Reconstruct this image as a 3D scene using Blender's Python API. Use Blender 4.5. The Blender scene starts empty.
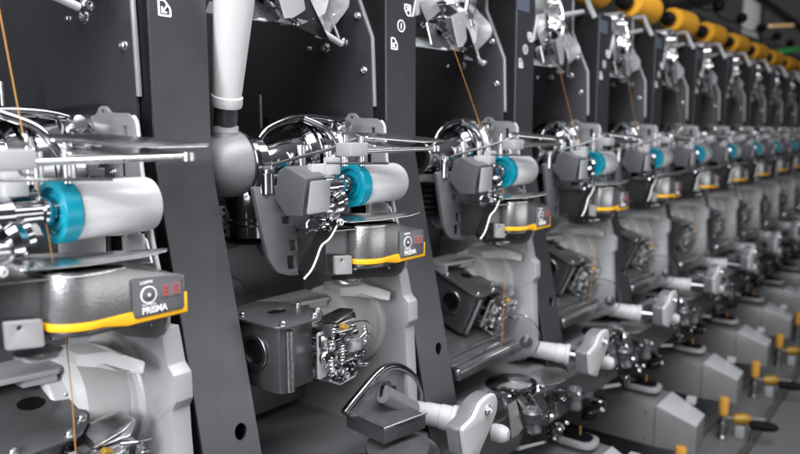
import bpy, bmesh, math, random
from mathutils import Vector, Matrix, noise
C = bpy.context
S = C.scene
COL = S.collection
PI = math.pi
# ------------------------------------------------------------------ camera
FPX = 700.0
PITCH = math.atan(96 / FPX)
TH = math.atan(558 * math.cos(PITCH) / FPX)
HX, HY = math.cos(TH), math.sin(TH)
FWD = Vector((HX * math.cos(PITCH), HY * math.cos(PITCH), -math.sin(PITCH)))
RGT = Vector((HY, -HX, 0))
UPV = RGT.cross(FWD)
D = 0.32                     # spacing of the winding units along the row
H0 = 1.30                    # height of the camera above the hall floor
N = 12
def ray(x, y): return FWD * FPX + RGT * (x - 400) - UPV * (y - 227)
# measured points: a photo position on a known plane of unit n -> unit-local coordinates
def aY(x, y, Y, n=1):
    r = ray(x, y); return r * (Y / r.y) - Vector((n * D, 0, 0))
def aX(x, y, X, n=1):
    r = ray(x, y); return r * ((X + n * D) / r.x) - Vector((n * D, 0, 0))
def aZ(x, y, Z, n=1):
    r = ray(x, y); return r * (Z / r.z) - Vector((n * D, 0, 0))

# ------------------------------------------------------------------ materials
def mat(name, base, metal=0.0, rough=0.5, var=0.12, nscale=40, bump=0.0, bscale=300, stretch=(1, 1, 1), rvar=0.12,
        coat=0.0, trans=0.0, emit=None, estr=0.0, alpha=1.0, top_grey=0.0, spec=0.5):
    m = bpy.data.materials.new(name); m.use_nodes = True
    nt = m.node_tree; nd = nt.nodes; lk = nt.links
    b = nd['Principled BSDF']
    tc = nd.new('ShaderNodeTexCoord'); mp = nd.new('ShaderNodeMapping'); mp.inputs['Scale'].default_value = stretch
    lk.new(tc.outputs['Object'], mp.inputs['Vector'])
    n1 = nd.new('ShaderNodeTexNoise'); n1.inputs['Scale'].default_value = nscale; n1.inputs['Detail'].default_value = 6
    n1.inputs['Roughness'].default_value = 0.65
    lk.new(mp.outputs['Vector'], n1.inputs['Vector'])
    mx = nd.new('ShaderNodeMix'); mx.data_type = 'RGBA'
    c = Vector(base)
    mx.inputs['A'].default_value = (*[max(0, v * (1 - var)) for v in c], 1)
    mx.inputs['B'].default_value = (*[min(1, v * (1 + var)) for v in c], 1)
    lk.new(n1.outputs['Fac'], mx.inputs['Factor'])
    out = mx.outputs['Result']
    if top_grey:  # upward-facing surfaces mixed unevenly towards mid grey
        geo = nd.new('ShaderNodeNewGeometry'); sp = nd.new('ShaderNodeSeparateXYZ'); lk.new(geo.outputs['Normal'], sp.inputs[0])
        mr = nd.new('ShaderNodeMapRange'); mr.inputs['From Min'].default_value = 0.3; mr.inputs['To Max'].default_value = top_grey
        lk.new(sp.outputs['Z'], mr.inputs['Value'])
        mu = nd.new('ShaderNodeMath'); mu.operation = 'MULTIPLY'; lk.new(mr.outputs[0], mu.inputs[0]); lk.new(n1.outputs['Fac'], mu.inputs[1])
        m2 = nd.new('ShaderNodeMix'); m2.data_type = 'RGBA'; lk.new(mu.outputs[0], m2.inputs['Factor']); lk.new(out, m2.inputs['A'])
        m2.inputs['B'].default_value = (.42, .42, .43, 1); out = m2.outputs['Result']
    lk.new(out, b.inputs['Base Color'])
    n2 = nd.new('ShaderNodeTexNoise'); n2.inputs['Scale'].default_value = nscale * 2.7; n2.inputs['Detail'].default_value = 4
    lk.new(mp.outputs['Vector'], n2.inputs['Vector'])
    mr = nd.new('ShaderNodeMapRange'); mr.inputs['To Min'].default_value = max(.02, rough - rvar); mr.inputs['To Max'].default_value = min(1, rough + rvar)
    lk.new(n2.outputs['Fac'], mr.inputs['Value']); lk.new(mr.outputs[0], b.inputs['Roughness'])
    b.inputs['Metallic'].default_value = metal
    b.inputs['Coat Weight'].default_value = coat
    b.inputs['Transmission Weight'].default_value = trans
    b.inputs['Alpha'].default_value = alpha
    b.inputs['Specular IOR Level'].default_value = spec
    if emit:
        b.inputs['Emission Color'].default_value = (*emit, 1); b.inputs['Emission Strength'].default_value = estr
    if bump:
        n3 = nd.new('ShaderNodeTexNoise'); n3.inputs['Scale'].default_value = bscale; n3.inputs['Detail'].default_value = 3
        lk.new(mp.outputs['Vector'], n3.inputs['Vector'])
        bp = nd.new('ShaderNodeBump'); bp.inputs['Strength'].default_value = bump; bp.inputs['Distance'].default_value = 0.0006
        lk.new(n3.outputs['Fac'], bp.inputs['Height']); lk.new(bp.outputs[0], b.inputs['Normal'])
    return m
M = dict(
    column=mat('column_paint', (.100, .101, .111), .75, .35, .14, 7, .12, 900, rvar=.10),
    panel=mat('dark_panel_paint', (.030, .030, .034), .1, .40, .18, 7, .08, 900, spec=.3),
    black=mat('black_plastic', (.005, .005, .006), 0, .5, .3, 30, spec=.15),
    hall=mat('dark_interior', (.012, .012, .014), 0, .8, .4, 5),
    cast=mat('grey_casting', (.36, .36, .375), .15, .46, .10, 14, .35, 700, top_grey=.25),
    cast_dark=mat('mid_grey_casting', (.17, .17, .182), .25, .42, .12, 14, .3, 700, top_grey=.25),
    bracket=mat('light_bracket_paint', (.20, .20, .21), .25, .38, .08, 16, .1, 700),
    housing=mat('motor_housing_paint', (.12, .12, .135), .2, .48, .10, 20, .3, 900, top_grey=.2),
    housing_light=mat('motor_housing_face', (.34, .34, .36), .25, .42, .08, 20, .2, 900),
    chrome=mat('chrome', (.50, .50, .52), 1, .10, .10, 25, .1, 60, rvar=.07),
    dchrome=mat('dark_chrome', (.20, .20, .21), 1, .14, .2, 25, .15, 60, rvar=.08),
    steel=mat('brushed_steel', (.42, .42, .43), 1, .30, .14, 18, .15, 240, (1, 14, 14)),
    bsteel=mat('bright_steel', (.70, .70, .71), 1, .22, .10, 18, .1, 240, (1, 12, 12)),
    alu=mat('speckled_aluminium', (.38, .38, .39), .85, .32, .13, 420, .35, 600),
    gun=mat('gunmetal', (.10, .10, .108), .6, .32, .2, 22, .2, 200, top_grey=.3),
    trim=mat('trim_strip', (.42, .42, .44), .5, .35, .06, 20),
    white=mat('white_plastic', (.78, .78, .79), 0, .34, .04, 8, coat=.2),
    tubewhite=mat('tube_plastic', (.56, .56, .57), 0, .45, .06, 9, .1, 300),
    elbow=mat('elbow_casting', (.20, .20, .21), .15, .42, .10, 16, .3, 500),
    bracket_light=mat('pale_casting', (.50, .50, .51), .1, .44, .10, 14, .3, 700),
    foil=mat('bright_foil', (.86, .86, .88), .55, .20, .08, 30, .4, 60),
    lgrey=mat('light_grey_plastic', (.46, .46, .47), 0, .42, .06, 12, .1, 500),
    roller=mat('white_roller', (.66, .66, .68), .05, .40, .05, 10, .05, 400, coat=.2),
    teal=mat('teal_plastic', (.0, .29, .41), 0, .33, .10, 20, .1, 400),
    yellow=mat('yellow_paint', (.90, .47, .012), 0, .40, .06, 20),
    cone=mat('yellow_package', (.84, .40, .02), 0, .75, .12, 60, .6, 500, (12, 1, 1)),
    orange=mat('orange_yarn', (.46, .22, .05), 0, .7, .15, 300),
    bobbin=mat('orange_bobbin', (.58, .29, .04), 0, .7, .15, 90, .5, 600, (1, 1, 10)),
    display=mat('display_foil', (.10, .10, .11), 0, .30, .08, 30),
    ink=mat('white_ink', (.80, .80, .82), 0, .5, .02, 30),
    led=mat('red_digits', (.40, .05, .06), 0, .4, .05, 30, emit=(1, .07, .10), estr=.08),
    ledback=mat('display_window', (.16, .13, .14), 0, .2, .05, 30),
    sticker=mat('blue_grey_sticker', (.075, .09, .125), 0, .5, .1, 30),
    glass=mat('clear_plastic', (.97, .97, .98), 0, .03, .01, 20, trans=1, rvar=.01),
    smoke=mat('smoked_clear_plastic', (.30, .30, .32), .3, .14, .05, 12, trans=.2, alpha=.6, rvar=.03),
    clearcover=mat('smoked_cover', (.72, .72, .75), .45, .16, .15, 12, .25, 45, alpha=.72, rvar=.1),
    brass=mat('amber_foil', (.34, .20, .03), .3, .45, .2, 30),
    floor=mat('deck_paint', (.15, .15, .155), .1, .45, .12, 6, .1, 200),
    hopper=mat('hopper_metal', (.235, .232, .235), .35, .36, .12, 8, .12, 700, top_grey=.2),
    hopper_light=mat('hopper_lid', (.47, .47, .49), .2, .36, .08, 8, .12, 700),  # paler than the hopper body, brightness of the slope put into its colour
    wall=mat('hall_wall', (.17, .17, .175), 0, .8, .25, 1.5),
    beam=mat('hall_beam', (.05, .05, .055), .2, .6, .2, 4),
    green=mat('green_lamp', (.02, .3, .08), 0, .5, emit=(.05, .6, .15), estr=.15),
    lamp=mat('hall_lamp', (.8, .8, .8), 0, .5, emit=(1, .6, .2), estr=.5),
)

# ------------------------------------------------------------------ mesh helpers
def finish(bm, name, m, parent=None, angle=35, tag=None):
    bmesh.ops.recalc_face_normals(bm, faces=bm.faces)
    for f in bm.faces: f.smooth = True
    a = math.radians(angle)
    for e in bm.edges:
        if len(e.link_faces) != 2 or e.calc_face_angle(0) > a: e.smooth = False
    me = bpy.data.meshes.new(name); bm.to_mesh(me); bm.free()
    me.materials.append(M[m] if isinstance(m, str) else m)
    o = bpy.data.objects.new(name, me); COL.objects.link(o)
    if parent: o.parent = parent
    return o
def bev(bm, w, seg=2, ang=30):
    if w <= 0: return
    es = [e for e in bm.edges if len(e.link_faces) == 2 and e.calc_face_angle(0) > math.radians(ang)]
    if es: bmesh.ops.bevel(bm, geom=es, offset=w, segments=seg, profile=.6, affect='EDGES', clamp_overlap=True)
def rnd(pts, r, seg=5):
    """round the corners of a closed 2D outline; r one radius or one per corner"""
    out = []; n = len(pts)
    for i in range(n):
        p = Vector(pts[i][:2]); a = Vector(pts[i - 1][:2]); b = Vector(pts[(i + 1) % n][:2])
        rr = r[i] if isinstance(r, (list, tuple)) else r
        u = (a - p); v = (b - p); lu, lv = u.length, v.length
        if rr <= 0 or lu < 1e-6 or lv < 1e-6: out.append(tuple(p)); continue
        q = min(rr, lu * .45, lv * .45); s = p + u / lu * q; e = p + v / lv * q
        for k in range(seg + 1):
            t = k / seg; out.append(tuple(s * (1 - t) ** 2 + p * 2 * t * (1 - t) + e * t * t))
    return out
def circ(c, r, n=24, ry=None):
    ry = r if ry is None else ry
    return [(c[0] + r * math.cos(2 * PI * k / n), c[1] + ry * math.sin(2 * PI * k / n)) for k in range(n)]
MAPS = {'X': lambda a, b, w: (w, a, b), 'Y': lambda a, b, w: (a, w, b), 'Z': lambda a, b, w: (a, b, w)}
def plate_mesh(outline, holes, t, b):
    cu = bpy.data.curves.new('tmp', 'CURVE'); cu.dimensions = '2D'; cu.fill_mode = 'BOTH'
    cu.extrude = max(1e-5, t / 2 - b); cu.bevel_depth = b; cu.offset = -b; cu.bevel_resolution = 1
    for ol in [outline] + list(holes):
        sp = cu.splines.new('POLY'); sp.points.add(len(ol) - 1)
        for k, p in enumerate(ol): sp.points[k].co = (p[0], p[1], 0, 1)
        sp.use_cyclic_u = True
    o = bpy.data.objects.new('tmp', cu)
    me = o.to_mesh(); bm = bmesh.new(); bm.from_mesh(me); o.to_mesh_clear()
    bpy.data.objects.remove(o); bpy.data.curves.remove(cu)
    bmesh.ops.remove_doubles(bm, verts=bm.verts, dist=1e-6)
    return bm
def plate(name, m, parent, ax, pos, outline, t, holes=(), b=.0006, r=0):
    """sheet with its near face on plane ax=pos, thickness t towards +ax"""
    if r: outline = rnd(outline, r)
    bm = plate_mesh(outline, holes, t, b)
    f = MAPS[ax]
    for v in bm.verts: v.co = f(v.co.x, v.co.y, pos + t / 2 + v.co.z)
    return finish(bm, name, m, parent)
def pX(X, pts, n=1): return [(v.y, v.z) for v in (aX(x, y, X, n) for x, y in pts)]
def pY(Y, pts, n=1): return [(v.x, v.z) for v in (aY(x, y, Y, n) for x, y in pts)]
def box(name, m, parent, c, s, b=.0008, rot=None, seg=2):
    bm = bmesh.new(); bmesh.ops.create_cube(bm, size=1)
    for v in bm.verts: v.co = Vector((v.co.x * s[0], v.co.y * s[1], v.co.z * s[2]))
    bev(bm, b, seg)
    if rot: bmesh.ops.rotate(bm, verts=bm.verts, cent=(0, 0, 0), matrix=rot)
    for v in bm.verts: v.co += Vector(c)
    return finish(bm, name, m, parent)
def hexa(name, m, parent, pts, b=.001):
    """8 corners: bottom ring 4, top ring 4"""
    bm = bmesh.new(); v = [bm.verts.new(p) for p in pts]
    for q in ((0, 1, 2, 3), (7, 6, 5, 4), (0, 4, 5, 1), (1, 5, 6, 2), (2, 6, 7, 3), (3, 7, 4, 0)): bm.faces.new([v[i] for i in q])
    bmesh.ops.recalc_face_normals(bm, faces=bm.faces); bev(bm, b)
    return finish(bm, name, m, parent)
def frames(pts):
    n = len(pts); T = []
    for i in range(n):
        t = (pts[min(i + 1, n - 1)] - pts[max(i - 1, 0)]).normalized(); T.append(t)
    u = T[0].orthogonal().normalized(); out = []
    for t in T:
        u = (u - t * u.dot(t)).normalized(); out.append((u, t.cross(u)))
    return out
def tube_bm(bm, pts, r, seg=16, cap=True, flat=None):
    pts = [Vector(p) for p in pts]; fr = frames(pts); rings = []
    for i, p in enumerate(pts):
        rr = r[i] if isinstance(r, (list, tuple)) else r
        u, w = fr[i]
        rings.append([bm.verts.new(p + (u * math.cos(2 * PI * k / seg) + w * math.sin(2 * PI * k / seg)) * rr) for k in range(seg)])
    for a, b in zip(rings, rings[1:]):
        for k in range(seg): bm.faces.new((a[k], a[(k + 1) % seg], b[(k + 1) % seg], b[k]))
    if cap: bm.faces.new(rings[0][::-1]); bm.faces.new(rings[-1])
def tube(name, m, parent, pts, r, seg=16, cap=True):
    bm = bmesh.new(); tube_bm(bm, pts, r, seg, cap); return finish(bm, name, m, parent)
def smooth_path(pts, k=6):
    pts = [Vector(p) for p in pts]; out = []
    for i in range(len(pts) - 1):
        p0 = pts[max(i - 1, 0)]; p1 = pts[i]; p2 = pts[i + 1]; p3 = pts[min(i + 2, len(pts) - 1)]
        for j in range(k):
            t = j / k
            out.append(.5 * ((2 * p1) + (p2 - p0) * t + (2 * p0 - 5 * p1 + 4 * p2 - p3) * t * t + (3 * p1 - p0 - 3 * p2 + p3) * t ** 3))
    out.append(pts[-1]); return out
def lathe(name, m, parent, o, ax, prof, seg=40):
    """prof: (s along axis, radius)"""
    ax = Vector(ax).normalized(); u = ax.orthogonal().normalized(); w = ax.cross(u); o = Vector(o)
    bm = bmesh.new(); rings = []
    for s, r in prof:
        if r < 1e-6: rings.append([bm.verts.new(o + ax * s)])
        else: rings.append([bm.verts.new(o + ax * s + (u * math.cos(2 * PI * k / seg) + w * math.sin(2 * PI * k / seg)) * r) for k in range(seg)])
    for a, b in zip(rings, rings[1:]):
        for k in range(seg):
            k2 = (k + 1) % seg
            if len(a) == 1 and len(b) == 1: continue
            if len(a) == 1: bm.faces.new((a[0], b[k2], b[k]))
            elif len(b) == 1: bm.faces.new((a[k], a[k2], b[0]))
            else: bm.faces.new((a[k], a[k2], b[k2], b[k]))
    return finish(bm, name, m, parent, 28)
def bolt(parent, c, ax, r=.004, h=.003, m='bsteel'):
    """socket-head screw: head with chamfer and a hexagonal-ish recess"""
    return lathe('bolt', m, parent, c, ax, [(0, 0), (0, r * 1.25), (h * .15, r * 1.25), (h * .2, r), (h * .85, r), (h, r * .82), (h, r * .5), (h * .5, r * .42), (h * .5, 0)], 14)
def ringx(name, m, parent, c, ax, r0, r1, w, seg=36):
    return lathe(name, m, parent, c, ax, [(0, r0), (0, r1 - w * .15), (w * .15, r1), (w * .85, r1), (w, r1 - w * .15), (w, r0), (0, r0)], seg)

def thing(name, label, cat, group=None, kind=None):
    o = bpy.data.objects.new(name, None); COL.objects.link(o); o.empty_display_size = .02
    o['label'] = label; o['category'] = cat
    if group: o['group'] = group
    return o
def setbase(o, p):
    """put the Empty at the thing's base, keep its parts where they are"""
    p = Vector(p)
    for ch in o.children:
        for_v = p
        ch.data.transform(Matrix.Translation(-p)) if ch.data.users == 1 else None
        for g in ch.children:
            if g.data.users == 1: g.data.transform(Matrix.Translation(-p))
    o.location = p
def copy_tree(o, parent=None):
    c = o.copy(); COL.objects.link(c); c.parent = parent
    for ch in o.children: copy_tree(ch, c)
    return c
ORD = ['first', 'second', 'third', 'fourth', 'fifth', 'sixth', 'seventh', 'eighth', 'ninth', 'tenth', 'eleventh', 'twelfth', 'thirteenth']
def spread(proto, label, group, idx, base=(0, 0, 0), extra=None):
    """proto is built in unit-local coordinates; place one in each unit of the row"""
    setbase(proto, base)
    b = Vector(base)
    for k, n in enumerate(idx):
        o = proto if k == 0 else copy_tree(proto)
        o.location = (b.x + n * D, b.y, b.z + H0)
        o['label'] = label.format(o=ORD[n], n=n)
        o['group'] = group
        if extra: extra(o, n)
ALL = range(N)
NOT1 = [0] + list(range(2, N))

# ================================================================== FRAME COLUMN
XL, XR, YF = .352, .4115, .552
KZ, TOPZ, BOTZ = -.030, .2215, -.40
SL = .205
def yf(z): return YF if z > KZ else YF - (KZ - z) * SL
t = thing('frame_column', '', 'column')
bm = bmesh.new()
# front sheet with a hole in the slanted part: flat plate bent at the kink
hz = -.278
def colsheet():
    ol = [(XL, BOTZ), (XR + .004, BOTZ), (XR + .003, -.24), (XR, KZ), (XR, TOPZ), (XL, TOPZ), (XL, KZ)]
    bmm = plate_mesh(rnd(ol, [0, 0, .02, .02, .002, .002, 0]), [circ((.3955, hz), .0068, 28, .0076)], .003, .0005)
    res = bmesh.ops.bisect_plane(bmm, geom=bmm.verts[:] + bmm.edges[:] + bmm.faces[:], plane_co=(0, KZ + .004, 0), plane_no=(0, 1, 0))
    bmesh.ops.bisect_plane(bmm, geom=bmm.verts[:] + bmm.edges[:] + bmm.faces[:], plane_co=(0, KZ - .004, 0), plane_no=(0, 1, 0))
    bmesh.ops.bisect_plane(bmm, geom=bmm.verts[:] + bmm.edges[:] + bmm.faces[:], plane_co=(0, KZ, 0), plane_no=(0, 1, 0))
    for v in bmm.verts:
        x, z, w = v.co; d = KZ - z
        off = 0 if d < -.004 else (SL * d if d > .004 else SL * (d + .004) ** 2 / .016)
        v.co = (x, YF - off + .0015 + w, z)
    return bmm
finish(colsheet(), 'front_sheet', 'column', t, 20)
prof = [(YF + .0032, TOPZ - .001), (YF + .0032, KZ), (yf(BOTZ) + .0032, BOTZ), (YF + .10, BOTZ), (YF + .13, KZ), (YF + .13, TOPZ - .001)]
plate('left_flange', 'black', t, 'X', XL + .0002, prof, .0025)  # column side lying in shadow, the shade put in as black
plate('right_flange', 'column', t, 'X', XR - .003, prof, .0025)
plate('top_cap', 'column', t, 'Z', TOPZ - .004, [(XL + .003, YF + .004), (XR - .0035, YF + .004), (XR - .0035, YF + .12), (XL + .003, YF + .12)], .0025)
# printed marks: yarn pictograms and ring symbol, on the flat upper face
def marks(n):
    out = []
    return out
yk = YF - .0006
def mark_arrow(cx, cz, s, flip):
    # house-shaped outline with an arrow inside; flip turns it upside down
    w = .0011
    def F(p): return [(cx + (-x if flip else x) * s, cz + (-z if flip else z) * s) for x, z in p]
    outer = [(-.5, .62), (.05, .62), (.55, .05), (.55, -.55), (-.5, -.55)]
    inner = [(-.36, .48), (0, .48), (.41, .0), (.41, -.41), (-.36, -.41)]
    o = plate('yarn_mark', 'ink', t, 'Y', yk, rnd(F(outer), .0015, 3), .0004, [rnd(F(inner), .0008, 3)], b=0)
    a = [(.28, .2), (.2, .28), (-.12, -.12), (-.12, .12), (-.24, .12), (-.24, -.32), (.2, -.32), (.2, -.2), (-.04, -.2)]
    p = plate('arrow_mark', 'ink', o, 'Y', yk, F(a), .0004, b=0)
    return o
c1 = aY(394, 44, YF); c2 = aY(401, 26, YF); c3 = aY(407.5, 10, YF)
mark_arrow(c1.x, c1.z, .0125, False); mark_arrow(c3.x, c3.z, .0125, True)
ring = plate('ring_mark', 'ink', t, 'Y', yk, circ((c2.x, c2.z), .0075, 32, .0075), .0004, [circ((c2.x, c2.z), .0060, 32)], b=0)
plate('bar_mark', 'ink', ring, 'Y', yk, [(c2.x - .0008, c2.z - .0035), (c2.x + .0008, c2.z - .0035), (c2.x + .0008, c2.z + .0035), (c2.x - .0008, c2.z + .0035)], .0004, b=0)
st = pY(YF, [(517, 1), (529, 1), (529, 13), (517, 13)], 2)
plate('sticker', 'sticker', t, 'Y', yk, [(st[0][0], st[2][1]), (st[2][0], st[2][1]), (st[2][0], st[2][1] + .024), (st[0][0], st[2][1] + .024)], .0004, b=0)
spread(t, 'dark grey bent frame column with white pictograms, {o} column from the left', 'frame columns between the winding units', ALL, (XL, YF, BOTZ))

# ================================================================== SIDE PANEL with trim
t = thing('side_panel', '', 'panel')
XP = .3465
tr = [(.568, .030), (.568, .036), (.571, .113), (.605, .19), (.606, .259), (.578, .257), (.560, .215)]
back = [(.93, .26), (.93, -.30), (.575, -.30)]
plate('panel_sheet', 'panel', t, 'X', XP, [(.570, -.30), (.570, .036), (.573, .113), (.607, .19), (.608, .2585), (.90, .2585), (.90, -.30)], .004)
tb = tr[:]
def strip(pts, w):
    pts = [Vector(p) for p in pts]; L = []; Rr = []
    for i, p in enumerate(pts):
        d = (pts[min(i + 1, len(pts) - 1)] - pts[max(i - 1, 0)]).normalized(); nn = Vector((-d.y, d.x))
        L.append(p + nn * w / 2); Rr.append(p - nn * w / 2)
    return [tuple(p) for p in L + Rr[::-1]]
plate('edge_trim', 'trim', t, 'X', XP + .0005, strip(tr[:5], .0036), .004)
plate('top_clip', 'trim', t, 'X', XP - .002, strip([(.608, .2575), (.580, .256), (.572, .235), (.560, .213)], .008), .010)
for (x, y, rr) in ((364, 70, .0042), (358, 16, .0042), (326, 48, .006), (310, 49, .003)):
    p = aX(x, y, XP); bolt(t, (XP, p.y, p.z), (-1, 0, 0), rr, .004)
p0 = aX(260, 95, .30); p1 = aX(260, 140, .30)
tube('guide_rod', 'steel', t, [(.30, p0.y, p1.z - .03), (.30, p0.y, p0.z)], .0028, 12)
q = pX(XP, [(264, 118), (268, 118), (268, 134), (264, 134)])
plate('slot_cover', 'black', t, 'X', XP - .0006, q, .0005, b=0)
c = aX(352, 178, XP - .01)
lathe('drum_shield', 'panel', t, (XP - .001, .665, -.07), (-1, 0, 0), [(0, .088), (.004, .088), (.006, .086), (.006, .02), (.006, 0)], 64)
spread(t, 'dark side panel with pale edge trim behind the {o} column from the left', 'side panels between winding units', ALL, (XP, .6, -.30))

# ================================================================== MOUNTING BRACKET (light plate)
t = thing('mounting_bracket', '', 'bracket')
XB = .322
def sh(pts, k=XB):   # traced on plane XB in unit 1
    return pX(k, pts)
ol = sh([(345, 119), (348, 113.5), (354, 113), (358, 118), (377, 118.5), (383, 126), (385, 160), (392, 207), (404, 262), (401, 273), (394, 277), (352, 278), (338, 240), (330, 190), (326, 150), (326, 124)])
holes = [circ((sh([(351.5, 117.5)])[0]), .0022, 12),
         sh([(371, 127.5), (374.5, 127.5), (374.5, 140), (371, 140)]),
         sh([(366, 151), (371, 151), (371, 163), (366, 163)]),
         pX(XB, [(108, 236), (125, 235), (126, 251), (108, 252)], 0), pX(XB, [(128, 235), (146, 234), (147, 249), (128, 251)], 0),
         circ((sh([(388.5, 267.5)])[0]), .0022, 12)]
plate('bracket_plate', 'bracket', t, 'X', XB, rnd(ol, [.004, .004, .004, .004, .012, .012, .02, .02, .01, .01, .01, .004, .01, .01, .01, .01]), .0035, holes, b=.0006)
tube('lit_rim', 'lgrey', t, [(XB + .0018, y - .0008, z) for y, z in rnd(sh([(377, 118.5), (383, 124), (385.5, 160), (392.5, 207), (404.5, 262), (402, 272)]), .006)[5:-4]], .0017, 8)  # pale tube painting the bright line of light along the plate edge
wsh = [(.80, -.150), (.80, -.03), (.60, -.035), (.595, -.055)] + sh([(385, 202), (392, 207), (396, 223), (380, 224)]) + [(.60, -.150)]
plate('lit_sheet', 'white', t, 'X', XB - .0035, wsh, .002, [pX(XB, [(108, 236), (125, 235), (126, 251), (108, 252)], 0), pX(XB, [(128, 235), (146, 234), (147, 249), (128, 251)], 0)], b=.0004)  # added white sheet, paints the strong light on the lower bracket plate
plate('window_back', 'black', t, 'X', XB + .0042, pX(XB, [(100, 228), (150, 226), (152, 256), (100, 258)], 0), .001)  # black sheet added behind the windows to make their depth dark
for (x, y) in ((378, 182), (396, 250), (360, 160)):
    p = aX(x, y, XB); bolt(t, (XB, p.y, p.z), (-1, 0, 0), .003, .003)
spread(t, 'light grey rounded bracket plate with slots bolted in front of the {o} dark column', 'slotted mounting brackets', ALL, (XB, .6, -.20))

# ================================================================== PACKAGE CRADLE (top, glossy sheet parts)
t = thing('package_cradle', '', 'cradle')
def sheet3(name, m, pts, th=.0018, b=.0004):
    """free planar sheet through 3D points (fan), thickened"""
    pts = [Vector(p) for p in pts]
    bm = bmesh.new(); vs = [bm.verts.new(p) for p in pts]; f = bm.faces.new(vs); bm.normal_update()
    nn = (pts[1] - pts[0]).cross(pts[2] - pts[0]).normalized()
    r = bmesh.ops.extrude_face_region(bm, geom=[f]); 
    for v in [g for g in r['geom'] if isinstance(g, bmesh.types.BMVert)]: v.co += nn * th
    bmesh.ops.recalc_face_normals(bm, faces=bm.faces)
    return finish(bm, name, m, t, 25)
Q = lambda x, y, Y, n=2: aY(x, y, Y, n)
# upper-left triangular pale plate (unit 2 and 3 views)
sheet3('cover_plate', 'bracket', [Q(414, -8, .56), Q(427, 22, .55), Q(452, 0, .60), Q(450, -8, .60)])
sheet3('wing_plate', 'lgrey', [Q(533, 42, .55, 3), Q(538, 15, .55, 3), Q(545, 13, .58, 3), Q(551, 21, .60, 3), Q(549, 29, .60, 3)])
sheet3('lower_wing', 'steel', [Q(427, 22, .555), Q(440, 25, .59), Q(455, 44, .585), Q(447, 50, .56), Q(432, 44, .55)])
sheet3('shelf_sheet', 'foil', [Q(410, 37, .58), Q(410, 46, .57), Q(447, 50.5, .555), Q(432, 40, .60)])
sheet3('fold_sheet', 'foil', [Q(254, 18, .585, 1), Q(299, 26, .565, 1), Q(287, 6, .575, 1), Q(272, 0, .60, 1)])
sheet3('fold_edge', 'foil', [Q(250, 8, .59, 1), Q(264, 14, .58, 1), Q(278, -6, .60, 1), Q(256, -8, .61, 1)])
sheet3('fold_wing', 'steel', [Q(280, 2, .57, 1), Q(301, 25, .565, 1), Q(312, 20, .57, 1), Q(296, -8, .58, 1)])
sheet3('dark_wing', 'clearcover', [Q(296, -8, .575, 1), Q(312, 20, .568, 1), Q(324, 14, .575, 1), Q(330, -8, .59, 1)])
tube('fold_rod', 'chrome', t, [Q(276, 8, .57, 1), Q(297, 24, .562, 1)], .0016, 10)
# clear yarn catcher: faceted funnel
def facet(name, m, ring0, ring1, b=.0008):
    bm = bmesh.new(); a = [bm.verts.new(p) for p in ring0]; c_ = [bm.verts.new(p) for p in ring1]; n_ = len(a)
    for k in range(n_): bm.faces.new((a[k], a[(k + 1) % n_], c_[(k + 1) % n_], c_[k]))
    bm.faces.new(a[::-1]); bm.faces.new(c_)
    bmesh.ops.recalc_face_normals(bm, faces=bm.faces); bev(bm, b, 1)
    return finish(bm, name, m, t, 25)
facet('yarn_catcher', 'clearcover', [Q(451, 16, .555), Q(464, 10, .56), Q(472, 28, .58), Q(466, 40, .59), Q(452, 30, .60)],
      [Q(458, 48, .55), Q(463, 47, .552), Q(468, 38, .57), Q(464, 40, .58), Q(456, 42, .58)])
facet('chute', 'chrome', [Q(460, -8, .60), Q(480, -8, .60), Q(476, 0, .62), Q(462, 0, .62)],
      [Q(466, 8, .58), Q(472, 20, .57), Q(474, 24, .59), Q(468, 14, .60)])
tube('upper_rod', 'chrome', t, smooth_path([Q(474, 2, .60), Q(470, 14, .585), Q(472, 26, .58)]), .0035, 12)
tube('lever_rod', 'lgrey', t, [Q(463, 47, .575), Q(483, 64, .585)], .0036, 14)
tube('stay_rod', 'bsteel', t, [Q(473, 38, .60), Q(480, 64, .60)], .0026, 12)
tube('cross_rod', 'steel', t, [Q(471, 46, .60), Q(484, 30, .62)], .0022, 12)
tube('back_rod', 'bsteel', t, [Q(478, 22, .62), Q(487, 64, .62)], .0024, 12)
for x, y, Y in ((439.5, 18, .575), (433, 17, .57), (446, 16, .58), (446.5, 20, .575), (484, 33, .62), (491, 41, .62), (477, 44, .6), (484, 63, .59), (421, 26, .58), (479, 17, .62)):
    p = Q(x, y, Y); bolt(t, p, (-.25, -1, .2), .0042, .005, 'chrome')
a = Q(560, 16, .60, 3); b_ = Q(583, 12, .585, 3)
tube('cradle_arm', 'cast', t, [a, b_], [.0058, .0045], 14)
lathe('adaptor', 'chrome', t, Q(548, 5, .63, 3), (1, .1, .1), [(0, 0), (0, .020), (.004, .024), (.010, .024), (.012, .018), (.030, .016), (.032, 0)], 32)
facet('cradle_body', 'dchrome', [Q(540, -6, .66, 3), Q(566, -6, .66, 3), Q(566, 30, .65, 3), Q(545, 40, .65, 3)],
      [Q(540, -6, .69, 3), Q(566, -6, .69, 3), Q(568, 34, .69, 3), Q(545, 45, .69, 3)], .003)
tube('bend_tube', 'chrome', t, smooth_path([Q(545, -5, .62, 3), Q(553, 6, .60, 3), Q(556, 20, .60, 3), Q(553, 32, .59, 3)]), [.006] * 19, 14)
tube('yarn_arm', 'bsteel', t, smooth_path([Q(556, -5, .60, 3), Q(562, 10, .585, 3), Q(563, 28, .58, 3), Q(560, 42, .58, 3)]), .003, 10)
sheet3('front_blade', 'chrome', [Q(551, 30, .565, 3), Q(557, 34, .56, 3), Q(566, 52, .565, 3), Q(571, 76, .57, 3), Q(560, 68, .565, 3), Q(552, 48, .56, 3)])
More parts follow.
